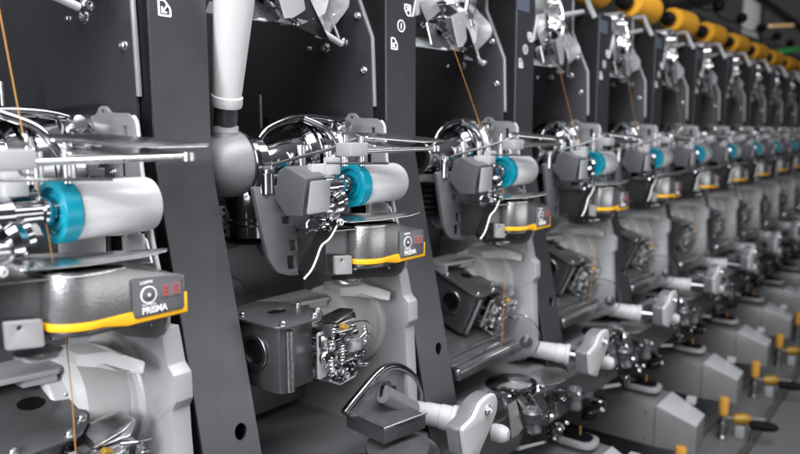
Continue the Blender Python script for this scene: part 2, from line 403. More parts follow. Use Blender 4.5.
def hood(name, m, poly, Y0, amp, seed):
    # crumpled clear sheet hanging in the cradle
    bm = bmesh.new(); nu, nv = 14, 22; G_ = []
    for j in range(nv + 1):
        row = []
        for i in range(nu + 1):
            u, v = i / nu, j / nv
            l = Vector(poly[0]).lerp(Vector(poly[3]), v); r_ = Vector(poly[1]).lerp(Vector(poly[2]), v)
            q_ = l.lerp(r_, u)
            p_ = aY(q_.x + 1.5 * math.sin(v * 9 + seed), q_.y, Y0, 3)
            p_.y += amp * (noise.noise(Vector((u * 3 + seed, v * 4, seed))) + .4 * abs(math.sin(u * 9 + v * 3 + seed)))
            row.append(bm.verts.new(p_))
        G_.append(row)
    for j in range(nv):
        for i in range(nu): bm.faces.new((G_[j][i], G_[j][i + 1], G_[j + 1][i + 1], G_[j + 1][i]))
    return finish(bm, name, m, t, 40)
hood('clear_sheet', 'clearcover', [(537, -12), (566, -12), (572, 74), (556, 64)], .585, .030, 1.3)
hood('clear_flap', 'chrome', [(541, 30), (556, 26), (562, 52), (549, 58)], .572, .020, 4.1)
hood('foil_fold', 'bsteel', [(548, -12), (560, -12), (560, 28), (552, 30)], .572, .026, 7.7)
spread(t, 'shiny package cradle with clear catcher and rods above the {o} chrome drum housing', 'package cradles at the top of the units', ALL, (.2, .6, .12))

# ================================================================== YARN PACKAGE (yellow)
t = thing('yarn_package', '', 'yarn cone')
xa, xb = .430, .572
cc = Vector((xa, .648, .305))
L = xb - xa
lathe('wound_yarn', 'cone', t, cc, (1, 0, 0), [(0, .016), (0, .029), (.003, .0315), (L * .3, .0335), (L * .8, .0365), (L - .004, .0372), (L - .001, .036), (L, .033), (L, .014)], 48)
lathe('paper_tube', 'brass', t, cc, (1, 0, 0), [(-.010, .012), (-.010, .0155), (L + .006, .0155), (L + .006, .012), (-.010, .012)], 32)
lathe('core_plug', 'black', t, cc, (1, 0, 0), [(-.045, 0), (-.045, .010), (-.040, .018), (-.022, .019), (-.012, .010), (L * .5, .010), (L * .5, 0)], 32)
spread(t, 'yellow wound yarn package lying above the {o} dark frame column from the left', 'yellow yarn packages along the top', range(3, N), (xa, .648, .265))

# ================================================================== TENSION BALL on wire
t = thing('ball_weight', '', 'weight')
pb = aY(742, 18, .66, 8)
lathe('ball', 'black', t, pb - Vector((0, 0, .019)), (0, 0, 1), [(.019 - .019 * math.cos(a * PI / 16), .019 * math.sin(a * PI / 16)) for a in range(17)], 32)
tube('wire', 'black', t, smooth_path([pb, pb + Vector((-.05, .02, -.018)), pb + Vector((-.12, .04, -.012)), pb + Vector((-.2, .05, .01))]), .0028, 8)
spread(t, 'black ball weight on a curved wire, above the {o} frame column from the left', 'black ball weights', range(5, N), pb)

# ================================================================== DRUM HOUSING (chrome pipe and hump)
t = thing('drum_housing', '', 'drum housing')
U = lambda x, y, Y, n=2: aY(x, y, Y, n)
p0 = Vector((.133, .579, -.036))
path = [p0, U(428, 158, .580), U(440, 154, .585), U(452, 147, .60), U(461, 138, .62), U(470, 134, .63)]
bm = bmesh.new(); sp = smooth_path(path, 6)
tube_bm(bm, sp, [.0205 + .010 * min(1, i / 22) for i in range(len(sp))], 32)
finish(bm, 'suction_pipe', 'chrome', t)
ringx('pipe_rim', 'bsteel', t, p0 - Vector((.004, 0, 0)), (sp[1] - sp[0]), .016, .0235, .006)
lathe('pipe_mouth', 'black', t, p0 + (sp[1] - sp[0]).normalized() * -.002, (sp[1] - sp[0]), [(0, 0), (0, .0165), (.002, .0165)], 32)
# hump: big ring drum seen half
hc = Vector((.240, .602, -.030))
lathe('drum_shell', 'chrome', t, hc, (1, -.1, .10), [(0, 0), (0, .030), (.003, .036), (.010, .0395), (.012, .0375), (.020, .0375), (.022, .041), (.030, .0415), (.033, .038), (.044, .038), (.047, .0415), (.055, .040), (.060, .034), (.075, .030), (.078, 0)], 56)
ringx('drum_band', 'dchrome', t, hc + Vector((.012, 0, .001)), (1, -.1, .10), .038, .0445, .005, 56)
tube('arch_bar', 'dchrome', t, smooth_path([U(432, 150, .575), U(440, 130, .575), U(458, 121, .58), U(478, 124, .58), U(487, 138, .58)]), .0045, 12)
tube('front_arch', 'chrome', t, smooth_path([U(462, 122, .575), U(476, 130, .565), U(484, 146, .56), U(486, 160, .56)]), .004, 12)
lathe('arch_knob', 'bsteel', t, U(484, 128, .57), (0, -1, .2), [(0, 0), (0, .007), (.006, .008), (.012, .006), (.013, 0)], 20)
box('drum_plate', 'bsteel', t, U(489, 137, .59), (.016, .003, .026), .001)
for x, y in ((446, 165), (464, 150), (466, 167), (479, 150), (488, 150)):
    p = U(x, y, .555); tube('stud', 'bsteel', t, [p + Vector((0, 0, -.017)), p + Vector((0, 0, .012))], .0042, 16)
lathe('collar', 'chrome', t, (.157, .556, -.056), (0, 0, 1), [(-.008, 0), (-.008, .0075), (.012, .008), (.013, .0095), (.017, .0095), (.018, 0)], 32)
# black bellows under the pipe
bp = U(424, 180, .60)
lathe('bellows', 'black', t, bp + Vector((0, 0, -.05)), (0, 0, 1), [(0, 0)] + [(i * .004, .026 + (.004 if i % 2 else 0)) for i in range(12)] + [(.048, 0)], 32)
arm0 = U(437, 172, .54); arm1 = U(492, 146, .54)
hexa('belly_cover', 'dchrome', t, [U(436, 180, .556), U(494, 174, .556), U(494, 174, .60), U(440, 180, .60), U(437, 168, .556), U(494, 158, .556), U(494, 155, .60), U(440, 165, .60)], .003)
spread(t, 'chrome suction pipe and drum hump behind the {o} spool from the left', 'chrome drum housings', ALL, (.2, .6, -.10))

# ================================================================== GUIDE BLADES
t = thing('yarn_guide', '', 'yarn guide')
G = lambda x, y, Y=.47, n=1: aY(x, y, Y, n)
tipz = -.004
zt = -.0085
def blade(name, m, pts, z, th, sag=0):
    bm = plate_mesh(rnd(pts, .004, 3), [], th, .0003)
    for v in bm.verts:
        x, y, w = v.co; v.co = (x, y, z + w + sag * (y - .47))
    return finish(bm, name, m, t, 25)
blade('upper_blade', 'bsteel', [(.225, .474), (.29, .452), (.335, .452), (.338, .456), (.312, .473), (.27, .490), (.228, .492)], -.0075, .0022, .22)
blade('middle_blade', 'bsteel', [(.235, .472), (.31, .460), (.322, .463), (.30, .480), (.24, .49)], -.0165, .0022, .25)
p = G(352, 147, .475); q = G(408, 144, .475)
tube('lower_bar', 'bsteel', t, [(p.x, .462, -.020), (.318, .452, -.019)], .0026, 12)
lathe('bar_eye', 'bsteel', t, (.316, .452, -.022), (0, 0, 1), [(0, .002), (0, .005), (.006, .005), (.006, .002), (0, .002)], 16)
box('guide_block', 'cast', t, (p.x - .010, .466, -.018), (.026, .020, .0135), .0022)
tube('arc_wire', 'gun', t, smooth_path([G(272, 165, .53), G(300, 157, .51), G(330, 149, .49), G(356, 139, .475)]), .0018, 8)
tube('wire_loop', 'steel', t, smooth_path([G(x, y, .485, 0) for x, y in ((34, 161), (24, 161), (19, 166), (22, 174), (34, 175))]), .0012, 8)
a_ = G(344, 158, .49)
tube('thin_rail', 'steel', t, [G(327, 163, .50), G(388, 163.5, .485)], .0013, 8)
for x in (345.5, 362):
    tube('guide_pin', 'bsteel', t, [G(x, 166, .50), G(x, 135, .50)], .0030, 12)
box('pin_block', 'lgrey', t, G(332, 166, .515), (.016, .010, .018), .0012)
box('pin_bracket', 'lgrey', t, G(320, 170, .52), (.030, .008, .013), .0012)
spread(t, 'bright steel yarn guide blades over the {o} white spool from the left', 'steel yarn guides', ALL, (.2, .47, -.03))

# ================================================================== TENSIONER: motor block, lever plate
t = thing('motor_block', '', 'motor block')
YA = .501
xs = pX
P1 = aY(308, 178, YA); xface = P1.x
face = pX(xface, [(308, 178), (304, 217), (287.5, 216), (275.5, 197), (280, 171), (287, 166)])
x2 = aY(331, 177, YA).x
bm = bmesh.new()
A_ = [bm.verts.new((xface - .003, y, z)) for y, z in face]
B_ = [bm.verts.new((x2, y + (.006 if i in (0, 1) else 0), z + (.000))) for i, (y, z) in enumerate(face)]
nA = len(A_)
for k in range(nA): bm.faces.new((A_[k], A_[(k + 1) % nA], B_[(k + 1) % nA], B_[k]))
bm.faces.new(A_[::-1]); bm.faces.new(B_); bmesh.ops.recalc_face_normals(bm, faces=bm.faces); bev(bm, .0022, 3)
mb = finish(bm, 'block_housing', 'housing', t, 25)
fp = pY(YA, [(309.5, 181), (328.5, 179.5), (327.5, 211), (305.5, 215)])
plate('block_face', 'housing_light', t, 'Y', YA - .0035, fp, .003, b=.0008, r=.003)
ls = .246 - x2
lathe('spool_shaft', 'chrome', t, (x2 - .004, .512, -.0575), (1, 0, 0), [(0, 0), (0, .012), (ls * .3, .0125), (ls * .32, .008), (ls * .75, .008), (ls * .77, .011), (ls * .9, .011), (ls * .92, .0072), (ls + .006, .0072), (ls + .006, 0)], 32)
lathe('shaft_hub', 'bsteel', t, (x2 - .004, .512, -.082), (1, -.1, 0), [(0, 0), (0, .009), (.012, .009), (.013, .006), (.022, .006), (.022, 0)], 24)
lathe('shaft_knuckle', 'chrome', t, (x2 + .004, .506, -.075), (1, 0, .3), [(0, 0), (0, .012), (.006, .014), (.012, .010), (.016, .0105), (.018, 0)], 24)
# lever plate hanging below with slots (unit 2 trace, plane Y)
YL = .552
lv = pY(YL, [(437, 172), (441, 205), (444.5, 228), (449, 237.5), (456, 240), (466, 239.5), (469.5, 234), (468, 200), (470, 172)], 2)
hl = [pY(YL, [(452.5, 195), (457, 195), (457.5, 200.5), (453, 200.5)], 2), pY(YL, [(456, 213), (460, 213), (460.5, 221), (456.5, 221)], 2),
      pY(YL, [(454.5, 225), (459, 225), (459.5, 235), (455, 235)], 2), circ(pY(YL, [(461, 206)], 2)[0], .0022, 10)]
plate('lever_plate', 'cast_dark', t, 'Y', YL, rnd(lv, .005), .006, hl, b=.001)
a = aY(466.5, 203, .543, 2); b_ = aY(469, 236, .543, 2)
tube('lever_strip', 'bsteel', t, [a, b_], .0034, 12)
dd = aY(273, 236, .60)
lathe('back_disc', 'cast_dark', t, dd, (0, -1, 0), [(0, 0), (0, .026), (.008, .026), (.010, .024), (.010, .010), (.013, .009), (.013, 0)], 40)
spread(t, 'dark grey chamfered motor block with slotted lever plate left of the {o} spool', 'motor blocks', ALL, (xface, .5, -.10))

# ================================================================== SPOOL
t = thing('spool', '', 'spool')
O = Vector((.239, .512, -.0585)); Rr = .0222
xe = .319
lathe('roller', 'roller', t, O, (1, 0, 0), [(.0145, .006), (.0145, Rr - .0007), (.0155, Rr - .0003), (xe - .239 - .004, Rr - .0003), (xe - .239 - .0012, Rr - .0012), (xe - .239, Rr - .004), (xe - .239, 0)], 64)
lathe('end_cap', 'teal', t, O, (1, 0, 0), [(.004, .0075), (.004, .0160), (.003, .0172), (.0008, .0180), (0, .0186), (0, Rr + .0004), (.001, Rr + .0012), (.0125, Rr + .0012), (.0135, Rr + .0004), (.014, Rr - .001), (.014, .0075), (.004, .0075)], 64)
ringx('cap_seat', 'teal', t, O + Vector((.0025, 0, 0)), (1, 0, 0), .008, .0135, .003, 32)
spread(t, 'white spool with teal end cap, {o} from the left', 'white spools with teal caps', ALL, (.246, .512, -.08))

# ================================================================== YARN CLAMP
t = thing('yarn_clamp', '', 'clamp')
YC = .483
bl = pY(YC, [(303, 279), (311, 270), (316, 259), (321, 246), (329, 238), (339, 222), (337, 219), (325, 225), (318, 236), (309, 252), (300, 271)])
plate('clamp_blade', 'black', t, 'Y', YC, rnd(bl, .002), .004, b=.0008)
ed = [aY(x, y, YC - .001) for x, y in ((304, 279), (311.5, 270), (316.5, 259), (321.5, 246), (330, 238), (338.5, 223))]
tube('edge_wire', 'white', t, smooth_path(ed, 5), .0011, 8)
for i, (x, y, r_, h_, dx, dy, dz) in enumerate(((317, 229, .0055, .014, .6, -1, .3), (323, 226, .0035, .012, .8, -.5, .7), (312, 226, .006, .008, -.6, -1, .4), (318, 236, .003, .014, .7, -.4, .5), (327, 224, .0028, .016, -.5, -.6, .8), (309, 231, .004, .008, -.3, -1, -.2))):
    p = aY(x, y, YC + .008)
    lathe('clamp_pin', 'chrome' if i % 2 else 'dchrome', t, p, (dx, dy, dz), [(0, 0), (0, r_), (h_ * .2, r_ * 1.1), (h_ * .3, r_ * .7), (h_ * .7, r_ * .7), (h_ * .8, r_), (h_, r_ * .8), (h_, 0)], 16)
box('clamp_arm', 'steel', t, aY(331, 220, YC + .01), (.022, .008, .004), .001, Matrix.Rotation(-.5, 3, 'Y'))
bolt(t, aY(339, 222, YC - .002), (0, -1, 0), .0035, .004, 'bsteel')
spread(t, 'black bladed yarn clamp with white wire edge below the {o} motor block', 'yarn clamps', ALL, (.2, YC, -.15))

# ================================================================== CONTROL BOX with display
t = thing('control_box', '', 'control box')
YB, XBR = .472, .3215
zb, zt_ = -.1435, -.1085
XPL = .2755
def planbox(z0, z1, off=0, xl=.195):
    """plan outline of the box: round bulge on the left, flat display on the right"""
    pts = []
    cx, cy, r = .247, .497, .0275 + off
    for k in range(0, 15):
        a = math.radians(200 + 78 * k / 14)
        pts.append((cx + r * math.cos(a) * 1.0, cy + r * math.sin(a)))
    pts += [(XPL - .004, YB - off), (XBR + off, YB - off), (XBR + .004 + off, YB + .02), (XBR - .006, YB + .055), (.222 - off, YB + .055)]
    return pts
def prism_z(name, m, parent, pl, z0, z1, b=.001, tilt=None):
    bm = bmesh.new(); a = [bm.verts.new((x, y, z0)) for x, y in pl]; c_ = [bm.verts.new((x, y, z1)) for x, y in pl]; n_ = len(a)
    for k in range(n_): bm.faces.new((a[k], a[(k + 1) % n_], c_[(k + 1) % n_], c_[k]))
    bm.faces.new(a[::-1]); bm.faces.new(c_)
    bmesh.ops.recalc_face_normals(bm, faces=bm.faces); bev(bm, b, 2, 40)
    if tilt:
        for v in bm.verts: v.co.z = tilt(v.co)
    return finish(bm, name, m, parent, 25)
def ztop(co):
    if co.z > (zb + zt_) / 2: return co.z - max(0, co.x - .300) * .62
    return co.z
prism_z('box_housing', 'alu', t, planbox(0, 0), zb + .0095, zt_ + .009, .0012, ztop)
prism_z('box_lid', 'gun', t, [(x, y) for x, y in planbox(0, 0, -.002) if x < .305] + [(.304, YB + .05)], zt_ + .0098, zt_ + .0108, .0003)
prism_z('top_rim', 'bsteel', t, [(x, y) for x, y in planbox(0, 0, .0012) if x < .305] + [(.304, YB + .05)], zt_ + .0085, zt_ + .0100, .0004)
def zst(co):
    if co.z > zb + .005: return co.z
    return co.z + (.004 if co.x < .262 else 0)
prism_z('yellow_band', 'yellow', t, planbox(0, 0, .0008), zb, zb + .0095, .0008, zst)
prism_z('base_plate', 'gun', t, [(x, y) for x, y in planbox(0, 0, -.002)], zb - .001, zb + .003, .0004)
# tall yellow corner on the right of the display
plate('yellow_corner', 'yellow', t, 'Y', YB - .0014, [(XPL - .001, zb + .001), (XBR + .001, zb + .001), (XBR + .001, zb + .017), (XBR - .0014, zb + .017), (XBR - .003, zb + .008), (XPL - .001, zb + .0075)], .0012, b=.0002)
dsp = plate('display_panel', 'display', t, 'Y', YB - .0024, rnd([(XPL, zb + .0045), (XBR - .0025, zb + .0045), (XBR - .0025, zt_ - .0032), (XPL, zt_ - .0005)], .0028), .0022, b=.0004)
yd = YB - .0031
cr = (XPL + .0125, -.1225)
kn = plate('dial_ring', 'ink', dsp, 'Y', yd, circ(cr, .0068, 40), .0006, [circ(cr, .0056, 40)], b=0)
plate('dial_face', 'display', dsp, 'Y', yd - .0004, circ(cr, .0050, 32), .0008, b=.0002)
plate('dial_dot', 'ink', dsp, 'Y', yd - .0008, circ(cr, .0013, 16), .0006, b=0)
def text(name, s, size, x, z, y, par, m='ink', bold=0.0, sx=1.0):
    cu = bpy.data.curves.new('t', 'FONT'); cu.body = s; cu.size = size; cu.extrude = .00015; cu.offset = bold; cu.space_character = .98
    o = bpy.data.objects.new('t', cu); COL.objects.link(o); C.view_layer.update()
    me = bpy.data.meshes.new_from_object(o.evaluated_get(C.evaluated_depsgraph_get())); bpy.data.objects.remove(o)
    for v in me.vertices: v.co = (x + v.co.x * sx, y - v.co.z, z + v.co.y)
    me.materials.clear(); me.materials.append(M[m]); o = bpy.data.objects.new(name, me); COL.objects.link(o); o.parent = par; return o
text('large_lettering', 'PRISMA', .0072, XPL + .0062, zb + .0068, yd, dsp, bold=.00022, sx=.92)
text('small_lettering', 'YarnMaster', .0026, XPL + .0062, zb + .0128, yd, dsp, sx=1)
text('maker_lettering', 'LOEPFE', .0030, XPL + .0055, zt_ - .0052, yd, dsp, bold=.0001, sx=1.1)
plate('digit_window', 'ledback', dsp, 'Y', yd + .0002, rnd([(XPL + .0235, -.1268), (XPL + .0405, -.1268), (XPL + .0405, -.1165), (XPL + .0235, -.1165)], .0006), .0005, b=0)
SEG = {'a': (0, 1), 'g': (0, 0), 'd': (0, -1)}
for k, dxx in enumerate((.0255, .0345)):
    x0 = XPL + dxx; z0 = -.1257; w, h, s = .0036, .0075, .0009
    bars = [(x0, x0 + w, z0, z0 + s), (x0, x0 + w, z0 + h / 2 - s / 2, z0 + h / 2 + s / 2), (x0, x0 + w, z0 + h - s, z0 + h), (x0, x0 + s, z0, z0 + h), (x0 + w - s, x0 + w, z0, z0 + h)]
    # one figure-of-eight digit as a single sheet
    ol = [(x0, z0), (x0 + w, z0), (x0 + w, z0 + h), (x0, z0 + h)]
    hs = [[(x0 + s, z0 + s), (x0 + w - s, z0 + s), (x0 + w - s, z0 + h / 2 - s / 2), (x0 + s, z0 + h / 2 - s / 2)], [(x0 + s, z0 + h / 2 + s / 2), (x0 + w - s, z0 + h / 2 + s / 2), (x0 + w - s, z0 + h - s), (x0 + s, z0 + h - s)]]
    plate('digit', 'led', dsp, 'Y', yd - .0002, ol, .0003, hs, b=0)
spread(t, 'yellow banded control box with small display under the {o} white spool', 'yellow banded control boxes', ALL, (.27, YB, zb))

# side block left of control box + tab (magnet box)
t = thing('sensor_block', '', 'sensor')
sx = aY(358.5, 245, .497).x; sl = aY(327, 245, .50).x
pl = [(sl, .502), (sx - .012, .495), (sx - .007, .4945), (sx - .003, .4965), (sx - .001, .501), (sx, .545), (sl + .006, .55)]
prism_z('sensor_housing', 'gun', t, pl, -.148, -.103, .0012)
tube('lit_corner', 'steel', t, [(sx - .0075, .4985, -.1475), (sx - .0075, .4985, -.1035)], .0048, 20)  # bright bar standing for the light on the rounded housing corner
prism_z('sensor_lid', 'steel', t, [(sl - .008, .497), (sx - .01, .484), (sx + .012, .486), (sx + .016, .50), (sx + .01, .55), (sl, .55)], -.1025, -.1010, .0004)
tb_ = pY(.489, [(335.5, 256), (352, 255.5), (352.5, 274), (336, 275)])
plate('sensor_tab', 'cast', t, 'Y', .489, rnd(tb_, .002), .004, [circ(pY(.489, [(342, 260.5)])[0], .0018, 12)], b=.0006)
lathe('tab_foot', 'bsteel', t, aY(346, 279, .497), (0, 0, 1), [(-.002, 0), (-.002, .015), (.0, .016), (.002, .016), (.003, .006), (.003, 0)], 32)
blade2 = plate_mesh(rnd([(.190, .51), (.205, .482), (.24, .474), (.285, .462), (.301, .461), (.303, .466), (.28, .485), (.25, .51), (.20, .53)], .004, 3), [], .0014, .0003)
for v in blade2.verts:
    x, y, w = v.co; v.co = (x, y, -.094 + w + (y - .47) * .10 + max(0, x - .26) * .13)
finish(blade2, 'thread_shelf', 'bsteel', t, 25)
spread(t, 'speckled grey sensor block with steel lid left of the {o} control box', 'sensor blocks', ALL, (.19, .49, -.148))

# ================================================================== LOWER CASTING
t = thing('gear_casting', '', 'casting')
XC = .3225
oc = pX(XC, [(386, 262), (399, 268), (404, 292), (408, 320), (406.5, 342), (408, 383), (409, 400), (330, 400), (318, 330), (318, 262)])
d0 = oc[:]
ocy = [(.650, -.175)] + [(y, z) for y, z in pX(XC, [(398, 270), (399.5, 277), (403, 296), (408.5, 303), (409, 322), (405.5, 328), (406, 345), (408, 383), (409, 420)])] + [(.66, -.43), (.72, -.40), (.74, -.175)]
plate('casting_plate', 'cast', t, 'X', XC, rnd(ocy, .0012), .018, b=.001)
lathe('flange_ring', 'bracket_light', t, (XC + .001, .585, -.235), (-1, 0, 0), [(0, .056), (.006, .055), (.008, .053), (.009, .048), (.0135, .047), (.014, .045), (.014, 0)], 72)
lathe('gear_boss', 'tubewhite', t, (XC - .012, .585, -.232), (-1, 0, .04), [(0, 0), (0, .045), (.004, .046), (.038, .044), (.044, .039), (.045, .028), (.056, .026), (.058, .024), (.058, .013), (.068, .012), (.070, .010), (.070, 0)], 64)  # boss and flange paler than the casting, missing light put into colour
plate('rear_casing', 'cast_dark', t, 'Y', .672, rnd([(.012, -.36), (XC, -.36), (XC, -.10), (.16, -.085), (.012, -.10)], .012), .012, [rnd([(.145, -.150), (.153, -.150), (.153, -.118), (.145, -.118)], .003, 3)], b=.002)
box('casing_rib', 'gun', t, (.185, .668, -.135), (.05, .008, .006), .001)
lathe('casing_boss', 'cast_dark', t, (.19, .671, -.20), (0, -1, 0), [(0, 0), (0, .03), (.006, .03), (.008, .027), (.008, 0)], 40)
box('casing_step', 'cast', t, (.10, .664, -.26), (.12, .014, .05), .004)
# arm with light end and hub ring
am = [aY(340, 287, .56), aY(362, 285, .54), aY(377, 287, .52), aY(391, 292, .508), aY(390, 301, .508), aY(377, 299, .515), aY(358, 297, .54), aY(340, 296, .56)]
bm = bmesh.new(); vs = [bm.verts.new(p) for p in am]; vb = [bm.verts.new(p + Vector((-.004, .024, 0.004))) for p in am]
for k in range(8): bm.faces.new((vs[k], vs[(k + 1) % 8], vb[(k + 1) % 8], vb[k]))
bm.faces.new(vs[::-1]); bm.faces.new(vb); bmesh.ops.recalc_face_normals(bm, faces=bm.faces); bev(bm, .0015, 2)
finish(bm, 'casting_arm', 'bracket_light', t, 25)
hb = Vector((.299, .575, -.200))
lathe('pivot_hub', 'cast_dark', t, hb, (-.5, -1, .1), [(-.02, 0), (-.02, .009), (.004, .009), (.006, .008), (.006, .004), (.0, .004), (.0, 0)], 28)
lp = [(x, y) for x, y in ((.19, .66), (.20, .585), (.275, .575), (.285, .66))]
prism_z('casting_shelf', 'cast', t, [(.195, .62), (.197, .578), (.262, .566), (.272, .575), (.275, .62)], -.199, -.194, .0012)
prism_z('shelf_web', 'cast', t, [(.235, .62), (.237, .575), (.262, .569), (.268, .62)], -.206, -.199, .001)
box('shelf_foot', 'cast', t, (.200, .59, -.203), (.005, .03, .014), .001)
tube('casting_pin', 'bsteel', t, [(XC - .02, .52, -.29), (XC - .0, .52, -.29)], .002, 10)
spread(t, 'light grey gear casting with round boss at the foot of the {o} dark column', 'grey gear castings', ALL, (XC, .58, -.43))

# ================================================================== SPLICER (tilting head)
rs = random.Random(11)
t = thing('splicer', '', 'splicer')
# built upright (as in the second unit) in local coordinates; tilted afterwards for the others
YS = .485
sx0 = aY(284, 350, YS).x; sx1 = aY(318, 350, YS).x; zs1 = aY(290, 326, YS).z; zs0 = aY(290, 393, YS).z
plb = [(sx0 - .004, YS + .012), (sx0 - .002, YS + .004), (sx0 + .004, YS), (sx0 + .010, YS + .002), (sx0 + .014, YS + .006), (sx1 - .002, YS + .006), (sx1 + .0, YS + .008), (sx1 + .002, YS + .07), (sx0 - .004, YS + .075)]
prism_z('splicer_body', 'gun', t, plb, zs0, zs1 - .0022, .001)
pt = [(sx0 - .008, YS + .085), (sx0 - .008, YS + .006), (sx0 - .001, YS - .004), (sx1 + .004, YS - .003), (sx1 + .022, YS + .014), (sx1 + .022, YS + .075), (sx1, YS + .10)]
bmp = plate_mesh(rnd(pt, .006), [circ(((sx0 + sx1) / 2 + .012, YS + .048), .011, 24, .008)], .003, .0006)
for v in bmp.verts: v.co = (v.co.x, v.co.y, zs1 + v.co.z)
finish(bmp, 'top_plate', 'gun', t, 25)
ringx('port_ring', 'steel', t, (sx0 - .0045, YS + .036, (zs0 + zs1) / 2 + .004), (-1, 0, 0), .013, .018, .003)
lathe('port_hole', 'black', t, (sx0 - .0045, YS + .036, (zs0 + zs1) / 2 + .004), (-1, 0, 0), [(0, 0), (0, .0132), (.0005, .0132), (.0005, 0)], 32)
tube('lit_edge', 'steel', t, [(sx0 + .006, YS - .001, zs0 + .002), (sx0 + .006, YS - .001, zs1 - .004)], .0042, 16)  # steel bar in place of the highlight on the block's rounded edge
for x, y in ((sx0 + .002, YS + .003), (sx1 - .002, YS + .002), (sx1 + .014, YS + .014), (sx1 + .016, YS + .045), (sx0, YS + .06)):
    bolt(t, (x, y, zs1 + .0014), (0, 0, 1), .0032, .004, 'bsteel')
lathe('hole_shade', 'black', t, ((sx0 + sx1) / 2 + .012, YS + .048, zs1 - .0021), (0, 0, 1), [(0, 0), (0, .0118), (.0026, .0118), (.0026, 0)], 32)  # black disc added under the plate hole as its inner shade
mx0, mx1 = sx1 - .002, sx1 + .060
YS0 = YS; YS = YS - .010
plate('back_plate', 'bsteel', t, 'Y', YS + .022, rnd([(mx0, zs0), (mx1 - .006, zs0 + .006), (mx1, zs0 + .03), (mx1 - .004, zs1 - .012), (mx0, zs1 - .003)], .004), .004, [circ((mx0 + .02, zs0 + .03), .006)])
hh = zs1 - zs0
for k in range(15):     # stacked lever plates and blades
    z = zs0 + hh * (.03 + .066 * k); x0 = mx0 + rs.uniform(-.002, .016); w = rs.uniform(.026, .046); y0 = YS - rs.uniform(-.004, .014)
    pl = [(x0, YS + .022), (x0 + rs.uniform(0, .006), y0), (x0 + w * .7, y0 - rs.uniform(-.004, .006)), (x0 + w, y0 + rs.uniform(.0, .01)), (x0 + w * .9, YS + .022)]
    bmq = plate_mesh(rnd(pl, .003, 3), [], rs.choice((.0015, .0025, .004)), .0003)
    tl = rs.uniform(-.25, .25)
    for v in bmq.verts: v.co = (v.co.x, v.co.y, z + v.co.z + tl * (v.co.x - x0 - w / 2))
    finish(bmq, 'lever_blade', rs.choice(('chrome', 'steel', 'bsteel', 'bsteel', 'cast')), t, 25)
for k in range(16):
    p = Vector((rs.uniform(mx0 + .002, mx1 - .010), YS + rs.uniform(-.002, .012), zs0 + hh * rs.uniform(.1, .85)))
    w, d_, h_ = rs.uniform(.006, .014), rs.uniform(.006, .012), rs.uniform(.006, .016)
    box('splicer_block', rs.choice(('chrome', 'steel', 'bsteel', 'gun', 'cast')), t, p, (w, d_, h_), .0012, Matrix.Rotation(rs.uniform(-.6, .6), 3, rs.choice('XYZ')))
for k in range(7):
    p = Vector((rs.uniform(mx0 + .002, mx1 - .006), YS + rs.uniform(-.010, .008), zs0 + hh * rs.uniform(.05, .95)))
    r_ = rs.uniform(.0022, .0052); h_ = rs.uniform(.006, .016)
    lathe('splicer_roller', rs.choice(('chrome', 'bsteel', 'dchrome')), t, p, (rs.uniform(-.8, .8), -1, rs.uniform(-.5, .8)), [(0, 0), (0, r_), (h_ * .2, r_ * 1.15), (h_ * .3, r_ * .7), (h_ * .7, r_ * .7), (h_ * .8, r_ * 1.15), (h_, r_), (h_, r_ * .4), (h_ * .8, 0)], 16)
for k in range(4):   # springs
    p = Vector((rs.uniform(mx0 + .006, mx1 - .008), YS - rs.uniform(.002, .008), zs0 + hh * rs.uniform(.15, .75))); L_ = rs.uniform(.012, .022)
    ax = Vector((rs.uniform(-.5, .5), 0, 1)).normalized(); u = ax.orthogonal().normalized(); w_ = ax.cross(u); pts = []
    for j in range(60):
        a = j * .75; pts.append(p + ax * L_ * j / 60 + (u * math.cos(a) + w_ * math.sin(a)) * .0026)
    tube('spring', 'bsteel', t, pts, .0006, 6)
for k in range(5):   # bent wires
    p = Vector((rs.uniform(mx0 + .004, mx1 - .012), YS - .006, zs0 + hh * rs.uniform(.1, .9)))
    q = p + Vector((rs.uniform(.012, .030), rs.uniform(-.008, .004), rs.uniform(-.014, .010)))
    tube('wire_hook', 'chrome', t, smooth_path([p, (p + q) / 2 + Vector((0, -.004, rs.uniform(.002, .008))), q]), .0009, 8)
ringx('mount_eye', 'steel', t, (mx0 + .007, YS + .004, zs0 + hh * .40), (-.25, -1, 0), .0045, .0085, .006, 24)
plate('mount_plate', 'cast', t, 'Y', YS + .006, rnd([(mx0 - .001, zs0 + .003), (mx0 + .018, zs0 + .006), (mx0 + .016, zs0 + .05), (mx0 - .001, zs0 + .052)], .003), .003)
ringx('eye_ring', 'chrome', t, (mx0 + .006, YS + .000, zs0 + hh * .42), (-.3, -1, 0), .004, .0068, .004, 24)
bmq = plate_mesh(circ((mx0 + .028, YS - .004), .014, 32, .008), [], .0012, .0003)
for v in bmq.verts: v.co = (v.co.x, v.co.y, zs1 - .014 + v.co.z)
finish(bmq, 'leaf_blade', 'steel', t, 25)
box('amber_tab', 'brass', t, (mx0 + .022, YS - .008, zs1 - .010), (.009, .006, .005), .001, Matrix.Rotation(.5, 3, 'Y'))
TILT = 23
YS = YS0
piv = Vector((sx0, YS + .09, zs1 - .02))
